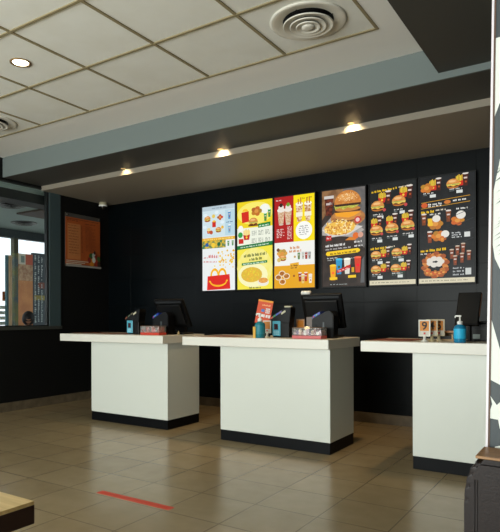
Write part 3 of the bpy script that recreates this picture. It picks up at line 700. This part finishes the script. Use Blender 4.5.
def tray(label, loc, base, W=.26, rz=0):
    t = thing('sweets_box', label, 'box', loc, rz)
    MB().box(0, W, 0, .12, 0, .028, base, .004).build('base', parent=t)
    cl = mat('clear_acrylic', (255, 255, 255), .05, trans=.9, ior=1.1)
    f = MB(); f.box(.002, W-.002, .001, .004, .028, .09, cl); f.box(.002, W-.002, .116, .119, .028, .09, cl); f.box(.002, .005, .004, .116, .028, .09, cl); f.box(W-.005, W-.002, .004, .116, .028, .09, cl)
    f.box(.0, W, 0, .12, .0905, .094, mat('tan_lid_rim', (120, 92, 66), .5), .001)
    f.build('clear_sides', parent=t)
    return t
def packets(loc, W, cols, label, n=9):
    mb = MB(); R = random.Random(n)
    for k in range(n):
        x = .02+(W-.04)*k/(n-1)
        mb.box(x-.014, x+.014, .02, .10, .030+.004*(k % 2), .060+.012*(k % 3), mat('wrapper_%d_%d_%d' % cols[k % len(cols)], cols[k % len(cols)], .4), .004)
    o = mb.build('sauce_packets'); o.location = loc; o['kind'] = 'stuff'
    tag(o, label, 'packets')
tray('clear lidded box with a red base on the left counter', (-4.03, 4.44, ZT), mat('red_tray_base', (196, 60, 42), .4), .25)
packets((-4.03, 4.44, ZT), .25, [(150, 40, 30), (90, 70, 50), (170, 60, 40)], 'red and brown sauce packets inside the clear box on the left counter')
tray('clear lidded box with a pink base on the middle counter', (-2.245, 4.38, ZT), mat('pink_tray_base', (198, 92, 92), .4), .27)
packets((-2.245, 4.38, ZT), .27, [(200, 170, 180), (110, 90, 130), (190, 160, 130), (150, 90, 90), (226, 226, 220)], 'pale sauce packets inside the clear box on the middle counter', 11)

def monitor(label, loc, W, Hh, rz, tilt, base=True, stand_h=.1):
    """till screen seen from the back; leans over by tilt (top towards the viewer if positive)"""
    t = thing('till_screen', label, 'screen', loc, rz)
    M = Matrix.Translation((0, 0, stand_h)) @ Matrix.Rotation(tilt, 4, 'X')
    h = MB().box(-W/2, W/2, -.012, .022, 0, Hh, m_blackpl, .006, M=M).build('screen_housing', parent=t)
    MB().box(-W/2+.012, W/2-.012, .0222, .0235, .014, Hh-.012, mat('dark_screen_glass', (8, 9, 11), .1), M=M).build('screen_glass', parent=h)
    MB().box(-W*.40, W*.40, -.034, -.010, .045, Hh-.05, m_blackpl2, .008, M=M).build('rear_cover', parent=t)
    MB().box(-W*.44, W*.44, -.016, -.011, Hh-.036, Hh-.016, mat('vent_grille_grey', (40, 44, 48), .4), .001, M=M).build('vent_grille', parent=t)
    f = MB(); f.prism([(-.08, 0), (.08, 0), (.055, stand_h+.10), (-.055, stand_h+.10)], .05, m_blackpl, M=Matrix.Translation((0, .03, 0)), bev=.005); f.build('stand_neck', parent=t)
    if base: MB().box(-.11, .11, -.05, .15, 0, .02, m_blackpl, .006).build('stand_foot', parent=t)
    return t
ma = monitor('black till screen seen from behind on the left counter', (-3.852, 4.835, ZT), .386, .33, 0, math.radians(29), stand_h=.08)
mb_ = monitor('black till screen seen from behind on the middle counter, the widest of the screens', (-2.118, 4.80, ZT), .385, .32, 0, math.radians(20), stand_h=.085)
# customer plate and roll on the middle till
f = MB().box(-2.259, -2.145, 4.69, 4.698, ZT, ZT+.185, mat('brown_plate', (92, 76, 66), .3), .002).build('customer_display'); tag(f, 'small brown upright display plate behind the pink sweets box', 'display')
t = thing('added_glint', 'glowing ball added for a lamp reflection behind the pink sweets box on the middle counter', 'lamp', (-2.175, 4.53, ZT))  # added ball on a stem; its glow stands in for a lamp reflection
MB().cyl((0, 0, 0), .022, .01, m_blackpl).build('glint_base', parent=t)
MB().cyl((0, 0, .01), .006, .055, m_metal, 12).build('glint_stem', parent=t)
MB().lathe([(0, .062), (.022, .066), (.028, .08), (.022, .096), (0, .102)], m=mat('glint_glow', (255, 236, 190), .3, emit=(255, 232, 180), es=1.6), n=20).build('glint_ball', parent=t)
f = MB()
f.lathe([(0, 0), (.018, 0), (.018, .085), (0, .085)], m=m_whitepl, n=20, M=Matrix.Translation((-.0, 0, .0)) @ Matrix.Rotation(PI/2, 4, 'Y'))
o = f.build('paper_roll'); o.location = (-2.31, 4.705, 1.352); tag(o, 'white paper roll lying on top of the middle till screen', 'paper roll')

def pump_bottle(label, loc, s=1.0, gel=(28, 140, 160), lab=(220, 170, 60)):
    t = thing('sanitizer_bottle', label, 'bottle', loc, 0, 'hand sanitizer pump bottles')
    MB().lathe([(0, 0), (.038*s, 0), (.041*s, .006), (.041*s, .105*s), (.036*s, .118*s), (.018*s, .128*s), (.016*s, .136*s), (0, .136*s)], m=mat('gel_%d_%d_%d' % gel, gel, .12, spec=.6, emit=None), n=28).build('bottle_body', parent=t)
    MB().lathe([(.0412*s, .03*s), (.0420*s, .032*s), (.0420*s, .098*s), (.0412*s, .10*s)], m=mat('label_%d_%d_%d' % lab, lab, .5), n=28).build('bottle_label', parent=t)
    p = MB(); p.lathe([(0, .130*s), (.019*s, .130*s), (.019*s, .150*s), (.009*s, .156*s), (.006*s, .158*s), (.006*s, .186*s), (0, .186*s)], m=m_whitepl, n=20)
    p.box(-.030*s, .010*s, -.008*s, .008*s, .184*s, .196*s, m_whitepl, .003)
    p.box(-.034*s, -.028*s, -.005*s, .005*s, .176*s, .190*s, m_whitepl, .001)
    p.build('pump', parent=t)
    return t
pump_bottle('pump bottle of teal gel in front of the orange leaflet on the middle counter', (-2.551, 4.365, ZT), 1.12, (30, 118, 132), (36, 126, 140))
pump_bottle('pump bottle of bright blue gel on the right counter', (-.879, 4.32, ZT), 1.0, (26, 120, 160), (40, 176, 220))
# small sticker card leaning on the teal bottle
f = MB().box(-2.592, -2.566, 4.312, 4.315, ZT, ZT+.10, mat('yellow_card', (216, 166, 60), .5)).build('small_card'); tag(f, 'narrow yellow and white card against the teal gel bottle', 'card')

t = thing('leaflet_stand', 'orange promotional leaflet leaning in a stand behind the teal gel bottle', 'leaflet', (-2.70, 4.66, ZT), .0)
Mt = Matrix.Translation((0, 0, .12)) @ Matrix.Rotation(math.radians(9), 4, 'Y') @ Matrix.Rotation(math.radians(-6), 4, 'X')
MB().box(-.085, .075, 0, .004, 0, .225, mat('orange_red_leaflet', (204, 74, 34), .45), .001, M=Mt).build('leaflet', parent=t)
f = MB(); f.box(-.085, .075, -.0015, 0, .208, .225, mat('amber_edge', (226, 150, 40), .5), M=Mt)
f.box(-.035, .0, -.0025, -.0005, .112, .138, mat('blue_print', (60, 120, 190), .5), M=Mt)
f.build('picture', parent=t)
wi = mat('white_ink', (220, 216, 214), .5)
f = MB()
for k in range(6): f.box(-.035+k*.015, -.023+k*.015, -.0022, -.0005, .170, .180+.004*(k % 2), mat('pale_orange_ink', (236, 170, 120), .5), M=Mt)
for k in range(3):
    for q in range(3): f.box(.012+k*.016, .024+k*.016, -.0022, -.0005, .104+q*.017, .117+q*.017, wi, M=Mt)
for k, l in enumerate((.018, .024, .014, .020, .022)): f.box(-.055+k*.026, -.055+k*.026+l, -.0022, -.0005, .062+.002*(k % 2), .090, wi, M=Mt)
f.build('printed_text', parent=t)
f = MB(); f.box(-.09, .06, -.02, .05, 0, .012, m_blackpl, .003); f.box(-.03, .0, .0, .012, .01, .16, m_blackpl, .002); f.build('stand', parent=t)

m_card = mat('amber_number_card', (206, 128, 34), .5); m_ink = mat('black_ink', (20, 18, 18), .6)
def number_stand(label, loc, rz, digit, frame_c=(226, 224, 214), s=1.0):
    t = thing('table_number', label, 'table number', loc, rz)
    fm = mat('stand_%d_%d_%d' % frame_c, frame_c, .45); w_, z0, z1 = .043*s, .038, .038+.127*s
    MB().lathe([(0, 0), (.030*s, 0), (.030*s, .004), (.012*s, .012), (.010*s, .042), (0, .042)], m=fm, n=20).build('foot', parent=t)
    f = MB(); b_ = .007
    f.box(-w_, -w_+b_, -.006, .006, z0, z1, fm, .0015).box(w_-b_, w_, -.006, .006, z0, z1, fm, .0015)
    f.box(-w_+b_, w_-b_, -.006, .006, z0, z0+b_, fm, .0015).box(-w_+b_, w_-b_, -.006, .006, z1-b_, z1, fm, .0015)
    f.build('frame', parent=t)
    c = MB(); c.box(-w_+b_, w_-b_, -.002, .002, z0+b_, z1-b_, mat('card_white', (206, 202, 190), .6)); c.box(-w_+b_+.003, w_-b_-.003, -.0028, -.0021, z0+.042*s, z1-b_-.003, m_card)
    c.box(-.007, .007, -.0028, -.0021, z0+.016, z0+.030, mat('red_mark', (190, 36, 30), .5))
    c.build('card', parent=t)
    if digit: text(digit, .085*s, m_ink, t, Matrix.Translation((.0, -.0034, z0+.078*s)), name='digit', bold=.0015)
    return t
number_stand('white framed table number 9 on the right counter', (-1.140, 4.38, ZT), .06, '9', s=.98)
number_stand('cream framed table number 4, behind the 9 on the right counter', (-1.107, 4.46, ZT), .06, '4', (206, 190, 150))
number_stand('cream framed table number 5, rearmost of the three number stands', (-1.078, 4.55, ZT), .06, '5', (214, 200, 166))
number_stand('framed number card standing between the leaflet and the card terminal', (-2.573, 4.53, ZT), .1, '', (226, 224, 214), .9)
number_stand('wooden framed number card left of the middle till screen', (-2.447, 4.72, ZT), .0, '', (170, 130, 90), 1.0)
number_stand('wooden framed number card close beside the middle till screen, behind the sweets', (-2.35, 4.76, ZT), .0, '', (150, 112, 76), 1.0)

# wooden organiser behind the blue bottle
t = thing('wooden_organiser', 'low pale wooden organiser box between the number stands and blue bottle', 'organiser', (-1.10, 4.62, ZT))
pw = wood_mat('pale_wood', (196, 160, 112), (160, 122, 78), 0, 8, .5)
f = MB(); f.box(0, .175, 0, .14, 0, .012, pw, .001).box(0, .175, .13, .14, .012, .062, pw, .001).box(0, .012, 0, .13, .012, .062, pw, .001).box(.163, .175, 0, .13, .012, .062, pw, .001)
f.box(.10, .11, 0, .13, .012, .05, pw, .001); f.build('tray', parent=t)
MB().box(-.004, .178, -.006, .148, .062, .074, wood_mat('honey_wood', (196, 130, 60), (160, 100, 40), 0, 8, .4), .001).build('top_board', parent=t)
MB().box(.012, .1, .012, .125, .0125, .035, m_blackpl2).build('drawer_insert', parent=t)

t = thing('customer_screen', 'black customer screen tilted back on a pole at the right counter', 'screen', (-.868, 4.50, ZT), 0)
M = Matrix.Translation((-.008, 0, .128)) @ Matrix.Rotation(math.radians(-32), 4, 'X')
MB().box(-.078, .085, 0, .026, 0, .285, m_blackpl, .004, M=M).build('screen_housing', parent=t)
MB().box(-.070, .077, -.0012, .0, .008, .277, mat('matte_screen', (12, 13, 14), .55), M=M).build('screen_face', parent=t)
MB().box(.0852, .088, .004, .022, .08, .275, mat('worn_copper_edge', (96, 66, 46), .5), M=M).build('edge_strip', parent=t)
f = MB(); f.cyl((.012, .045, .01), .014, .155, m_blackpl, 16); f.box(-.03, .06, .0, .09, 0, .012, m_blackpl, .003); f.build('pole', parent=t)
t = thing('till_printer', 'squat black till printer with a grey label behind the blue gel bottle', 'receipt printer', (-.89, 4.66, ZT))
MB().box(0, .15, 0, .14, 0, .135, m_blackpl, .006).build('body', parent=t)
MB().box(-.002, .15, -.004, .13, .136, .150, m_blackpl2, .004).build('top_flap', parent=t)
MB().box(.035, .085, -.0022, -.0005, .018, .052, mat('grey_label', (130, 142, 138), .5)).build('label_plate', parent=t)
MB().box(.02, .13, -.003, .001, .085, .09, m_blackpl2).build('paper_slot', parent=t)

# printed tray mats
mm = mat('printed_tray_mat', (150, 78, 36), .6, noise=((60, 44, 34), 12, 4))
f = MB().box(-.55, .45, -.16, .17, 0, .0012, mm).build('tray_mat'); f.location = (-4.68, 4.74, ZT); tag(f, 'brown printed paper mat lying on the left counter', 'tray mat')
f = MB().box(-.20, .22, -.2, .2, 0, .0012, mm).build('tray_mat'); f.location = (-3.08, 4.62, ZT); tag(f, 'brown printed paper mat lying on the middle counter', 'tray mat')
f = MB().box(-.17, .16, -.2, .22, 0, .0014, mat('red_printed_mat', (158, 66, 34), .6, noise=((40, 30, 28), 12, 4))).build('tray_mat'); f.location = (-1.405, 4.60, ZT); tag(f, 'orange red printed mat on the right counter, left of the number stands', 'tray mat')
f = MB(); f.lathe([(0, 0), (.018, 0), (.014, .012), (.004, .04), (0, .045)], m=mat('tan_rubber', (150, 134, 96), .6), n=14); o = f.build('service_bell'); o.location = (-3.70, 4.66, ZT); tag(o, 'tiny tan cone near the right end of the left worktop', 'ornament')

# ------------------------------------------------------------------ floor marking
f = MB(); f.box(-2.757, -2.152, 2.614, 2.670, 0, .0012, mat('red_floor_tape', (206, 66, 40), .5)); tag(f.build('floor_tape'), 'red tape strip stuck on the tiled floor', 'floor tape')

# ------------------------------------------------------------------ things beyond the inner window
t = thing('poster_panel', 'orange and white poster panel standing behind the inner window glass', 'poster', (-8.0, 5.859, 0))
MB().box(-.03, .03, 0, .285, 0, 2.175, mat('panel_orange', (176, 116, 66), .5, noise=((196, 136, 78), 4, 3)), .002).build('panel', parent=t)
f = MB(); f.box(.0302, .033, .005, .14, 2.0, 2.17, mat('panel_ivory', (196, 196, 176), .5)); f.box(.0302, .033, .14, .28, 2.0, 2.17, mat('panel_red', (176, 84, 54), .5)); f.box(.0302, .033, .005, .28, 1.735, 2.0, mat('panel_sand', (188, 160, 122), .5, noise=((150, 110, 80), 20, 4)))
f.box(.0302, .0335, .05, .12, 2.03, 2.14, mat('grey_disc', (110, 130, 120), .5)); f.build('poster_print', parent=t)
MB().box(-.03, .034, -.075, -.002, 0, 2.17, mat('olive_post', (100, 104, 50), .5, noise=((60, 80, 80), 6, 2)), .002).build('side_post', parent=t)
MB().box(-.2, .2, .0, .28, 0, .02, m_blackpl2).build('foot', parent=t)
t = thing('text_panel', 'dark panel covered in pale vertical writing behind the inner window glass', 'sign', (-8.0, 6.150, 0))
mbx = MB(); mbx.box(-.03, .03, 0, .44, 0, 2.21, mat('slate_panel', (52, 66, 72), .5), .002); Rr = random.Random(5); inkp = mat('chalk_white', (176, 190, 186), .6)
for c in range(6):
    z = 2.17
    while z > 1.05:
        l = Rr.uniform(.01, .03)
        if Rr.random() < .86: mbx.box(.0295, .033, .03+c*.068, .03+c*.068+Rr.uniform(.01, .03), z-l, z, inkp)
        z -= l+.010
mbx.box(.0295, .0326, .02, .42, 1.42, 1.5, mat('ochre_band', (140, 130, 60), .6)); mbx.box(.0295, .0326, .1, .3, 1.62, 1.72, mat('brick_band', (120, 70, 54), .6))
mbx.build('panel', parent=t)
MB().box(-.2, .2, .01, .44, 0, .02, m_blackpl2).build('foot', parent=t)
t = thing('window_sign', 'small orange sign on the bright pane at the far left', 'sign', (FX+.001, 6.28, 1.426))
f = MB().box(0, .012, 0, .11, 0, .17, mat('sign_orange', (196, 110, 40), .5), .002)
for q in range(4): f.box(.0115, .014, .02, .09-.01*(q % 2), .03+q*.033, .045+q*.033, m_ink)
f.build('board', parent=t)
t = thing('wooden_post', 'pale wooden post in front of the bright pane, left of the poster panel', 'post', (-8.9, 6.33, 0))
MB().box(-.03, .03, 0, .085, 0, 2.24, wood_mat('blond_wood', (206, 180, 140), (180, 150, 110), 2, 5, .5), .003).build('post', parent=t)
MB().box(-.02, .02, -.05, -.002, 0, 2.24, mat('teal_edge', (70, 110, 116), .5), .002).build('edge_strip', parent=t)
MB().box(-.15, .15, -.06, .12, 0, .02, m_blackpl2).build('foot', parent=t)

# seated person behind the inner window
def skin(name, verts, edges, radii, m, parent, sub=2):
    me = bpy.data.meshes.new(name); me.from_pydata([Vector(v) for v in verts], edges, []); o = bpy.data.objects.new(name, me); COL.objects.link(o)
    sm = o.modifiers.new('s', 'SKIN'); sm.use_smooth_shade = True
    for i, r in enumerate(radii):
        d = me.skin_vertices[0].data[i]; d.radius = (r if isinstance(r, tuple) else (r, r)); d.use_root = (i == 0)
    s2 = o.modifiers.new('u', 'SUBSURF'); s2.levels = sub; s2.render_levels = sub
    bpy.context.view_layer.update()
    m2 = bpy.data.meshes.new_from_object(o.evaluated_get(bpy.context.evaluated_depsgraph_get()))
    bpy.data.objects.remove(o); m2.materials.clear(); m2.materials.append(m)
    for p_ in m2.polygons: p_.use_smooth = True
    r = bpy.data.objects.new(name, m2); COL.objects.link(r); r.parent = parent
    return r
# figure faces +x (towards the camera side), local origin on the floor under the pelvis
t = thing('person', 'dark-haired person seated with head bowed behind the inner window sill', 'person', (-7.42, 5.63, 0), -.62)
skn = mat('skin_tan', (150, 108, 82), .55)
V = [(0, 0, .50), (.0, 0, .62), (.02, 0, .76), (.04, 0, .88), (.07, 0, .965), (.10, 0, 1.02), (.11, 0, 1.08),
     (.03, .17, .87), (.05, .23, .66), (.24, .13, .62), (.31, .10, .64),
     (.03, -.17, .87), (.05, -.23, .66), (.24, -.13, .62), (.31, -.10, .64),
     (.02, .10, .48), (.42, .12, .47), (.42, .12, .09), (.52, .12, .05),
     (.02, -.10, .48), (.42, -.12, .47), (.42, -.12, .09), (.52, -.12, .05)]
Ed = [(0, 1), (1, 2), (2, 3), (3, 4), (4, 5), (5, 6), (3, 7), (7, 8), (8, 9), (9, 10), (3, 11), (11, 12), (12, 13), (13, 14), (0, 15), (15, 16), (16, 17), (17, 18), (0, 19), (19, 20), (20, 21), (21, 22)]
Rd = [.13, .12, .12, .11, .055, .06, .075, .06, .045, .036, .03, .06, .045, .036, .03, .09, .065, .05, .04, .09, .065, .05, .04]
skin('body', V, Ed, Rd, skn, t)
hd = MB(); hd.lathe([(0, -.115), (.035, -.11), (.058, -.085), (.072, -.04), (.077, .0), (.075, .045), (.06, .085), (.032, .105), (0, .112)], m=skn, n=24, M=Matrix.Diagonal((1.15, 1, 1, 1)))
hd.lathe([(0, -.02), (.012, -.012), (.010, .01), (.0, .03)], (.09, 0, -.02), skn, 10)
HM = Matrix.Translation((.135, 0, 1.095)) @ Matrix.Rotation(.85, 4, 'Y')
h_ = hd.build('head', parent=t); h_.matrix_local = HM
for sy in (-1, 1):
    MB().lathe([(0, -.008), (.010, 0), (0, .008)], (.080, .030*sy, .005), m_ink, 10).build('eye', parent=h_)
    MB().lathe([(0, -.02), (.012, 0), (0, .02)], (.0, .078*sy, -.005), skn, 10).build('ear', parent=h_)
MB().box(.070, .080, -.022, .022, -.065, -.058, mat('lips', (130, 70, 60), .5), .002).build('mouth', parent=h_)
hr = MB(); hr.lathe([(.088, -.03), (.092, .01), (.088, .055), (.068, .098), (.035, .118), (0, .122)], m=mat('black_hair', (14, 12, 12), .6, noise=((26, 22, 20), 60, 4)), n=28, M=Matrix.Translation((-.014, 0, 0)) @ Matrix.Rotation(-.08, 4, 'Y') @ Matrix.Diagonal((1.12, 1, 1, 1)))
hr.build('hair', parent=h_)
sh = MB(); V2 = V[:5]+[V[7], V[8], V[11], V[12]]
skin('dark_shirt', [V[0], V[1], V[2], V[3], V[4], V[7], V[8], V[11], V[12]], [(0, 1), (1, 2), (2, 3), (3, 4), (3, 5), (5, 6), (3, 7), (7, 8)], [.14, .135, .135, .122, .06, .07, .056, .07, .056], mat('dark_shirt_cloth', (30, 44, 48), .8), t)
skin('trousers', [V[0], V[15], V[16], (.42, .12, .14), V[19], V[20], (.42, -.12, .14)], [(0, 1), (1, 2), (2, 3), (0, 4), (4, 5), (5, 6)], [.138, .10, .075, .058, .10, .075, .058], mat('dark_trousers', (28, 30, 38), .8), t)
for sy in (-1, 1):
    fg = MB()
    for k in range(4): fg.tube([(.32, sy*(.075+.016*k), .645), (.36, sy*(.065+.014*k), .64), (.385, sy*(.05+.012*k), .625)], .0085, skn)
    fg.tube([(.31, sy*.07, .65), (.34, sy*.045, .665), (.36, sy*.03, .66)], .0095, skn)
    fg.build('fingers', parent=t)
t = thing('stool', 'dark stool under the seated person behind the window', 'stool', (-7.42, 5.63, 0), -.62)
MB().cyl((0, 0, .30), .18, .05, m_blackpl2, 28).build('seat', parent=t)
MB().cyl((0, 0, .02), .03, .28, m_metal, 16).build('pole', parent=t)
MB().cyl((0, 0, 0), .17, .02, m_metal, 28).build('base', parent=t)

# ------------------------------------------------------------------ right: graphic partition and leather bench back
t = thing('graphic_partition', 'dark partition panel with white brush graphics and a white edge strip, far right', 'partition', (0, 1.64, 0))
# the panel leans slightly: lower left edge sits further right than the top
pn = MB(); LE = lambda z: -.2670+(z-.925)*.0158
TOPZ = 2.85
pn.prism([(LE(0)+.008, 0), (.9, 0), (.9, TOPZ), (LE(TOPZ)+.008, TOPZ)], .035, mat('slate_panel_paint', (52, 60, 64), .5))
pn.build('panel', parent=t)
pn = MB(); pn.prism([(LE(0)-.001, 0), (LE(0)+.0045, 0), (LE(TOPZ)+.0045, TOPZ), (LE(TOPZ)-.001, TOPZ)], .039, mat('white_edge_trim', (208, 202, 208), .3), M=Matrix.Translation((0, -.004, 0)))
pn.build('edge_trim', parent=t)
pn = MB(); pn.prism([(LE(0)+.0046, 0), (LE(0)+.0085, 0), (LE(TOPZ)+.0085, TOPZ), (LE(TOPZ)+.0046, TOPZ)], .002, mat('brown_bead', (86, 60, 44), .5), M=Matrix.Translation((0, -.0021, 0)))
pn.build('wood_bead', parent=t)
g = bmesh.new(); wg = mat('white_brush_paint', (206, 210, 204), .6)
gi = [0]
def gp(pts):
    gi[0] += 1
    vs = [g.verts.new((x, -.0004-gi[0]*.00003, z)) for x, z in pts]; f_ = g.faces.new(vs); f_.normal_update()
    if f_.normal.y > 0: f_.normal_flip()
e = .0087
gp([(LE(1.868)+e, 1.868), (LE(1.663)+e, 1.663), (-.234, 1.697), (-.12, 1.78), (-.05, 1.868)])
blob = [(LE(1.49)+e, 1.47), (LE(1.31)+e, 1.33), (-.247, 1.292), (-.234, 1.262), (-.18, 1.19), (-.08, 1.2), (-.04, 1.4), (-.1, 1.58), (-.2, 1.60), (-.234, 1.55)]
gp(blob)
gp([(LE(1.13)+e, 1.131), (LE(.97)+e, .973), (-.234, .961), (-.1, .95), (-.05, .99), (-.1, 1.0), (-.234, 1.05)])
gp([(LE(.92)+e, .931), (-.254, .91), (LE(.90)+e, .895), (LE(.87)+e, .872), (-.240, .870), (-.236, .846), (-.228, .86), (-.12, .87), (-.1, .90), (-.2, .915), (-.234, .918), (-.243, .908)])
gp([(LE(.80)+e, .776), (-.247, .799), (-.234, .803), (-.15, .79), (-.17, .76)])
g2 = wg
me = bpy.data.meshes.new('brush_graphic'); g.to_mesh(me); g.free(); me.materials.append(wg)
o = bpy.data.objects.new('brush_graphic', me); COL.objects.link(o); o.parent = t
st = bmesh.new(); Rg = random.Random(11)
for k in range(26):
    z0 = 1.30+k*.0095; x0 = -.2475+Rg.uniform(-.004, .02); l = Rg.uniform(.02, .05); th = Rg.uniform(.002, .005)
    vs = [st.verts.new((x, -.0012-k*.00001, z)) for x, z in ((x0, z0), (x0+l*.5, z0+l*.30), (x0+l, z0+l*.9), (x0+l*.55, z0+l*.30+th))]
    f_ = st.faces.new(vs); f_.normal_update()
    if f_.normal.y > 0: f_.normal_flip()
me = bpy.data.meshes.new('brush_streaks'); st.to_mesh(me); st.free(); me.materials.append(mat('slate_streak', (52, 60, 64), .5))
o = bpy.data.objects.new('brush_streaks', me); COL.objects.link(o); o.parent = t

t = thing('bench_back', 'dark brown leather bench back with a wooden top rail in the lower right corner', 'bench', (-.297, 1.49, 0))
lt = mat('dark_brown_leather', (24, 12, 10), .4, noise=((18, 10, 9), 170, 3), bump=.1, spec=.3)
b2 = MB(); b2.prism([(0, .06), (0, .69), (.003, .725), (.010, .757), (.020, .779), (.034, .793), (1.1, .793), (1.1, .06)], .142, lt, bev=.012); bb_ = b2.build('leather_back', parent=t)
sm_ = MB(); sm_.tube([(.026, -.0005, .08), (.026, -.0005, .60), (.027, -.001, .745)], .0014, mat('dark_thread', (20, 14, 13), .6)); sm_.tube([(.032, -.0005, .08), (.032, -.0005, .60), (.033, -.001, .745)], .0012, MC['dark_thread'])
sm_.build('seam', parent=t)
MB().box(.026, 1.1, .014, .13, .7931, .80, wood_mat('varnished_wood_rail', (150, 110, 66), (112, 78, 42), 0, 6, .4), .001).build('wooden_rail', parent=t)
MB().box(0.02, 1.08, .02, .13, 0, .06, m_blackpl).build('plinth', parent=t)

# ------------------------------------------------------------------ table corner lower left
t = thing('wooden_table', 'pale wood table top with dark edge, corner in the lower left', 'table', (-1.414, .435, 0))
tw = wood_mat('light_wood_grain', (214, 186, 132), (192, 162, 108), 0, 5, .4, 14)
MB().box(-.4, .399, -.35, .349, .742, .75, tw).build('table_top', parent=t)
MB().box(-.4, .40, -.35, .35, .702, .742, mat('dark_brown_edge', (44, 24, 15), .5), .001).build('table_edge', parent=t)
MB().cyl((0, 0, .02), .035, .682, m_blackpl, 20).build('pedestal', parent=t)
MB().lathe([(0, 0), (.25, 0), (.25, .012), (.05, .03), (0, .03)], m=m_blackpl, n=32).build('base', parent=t)
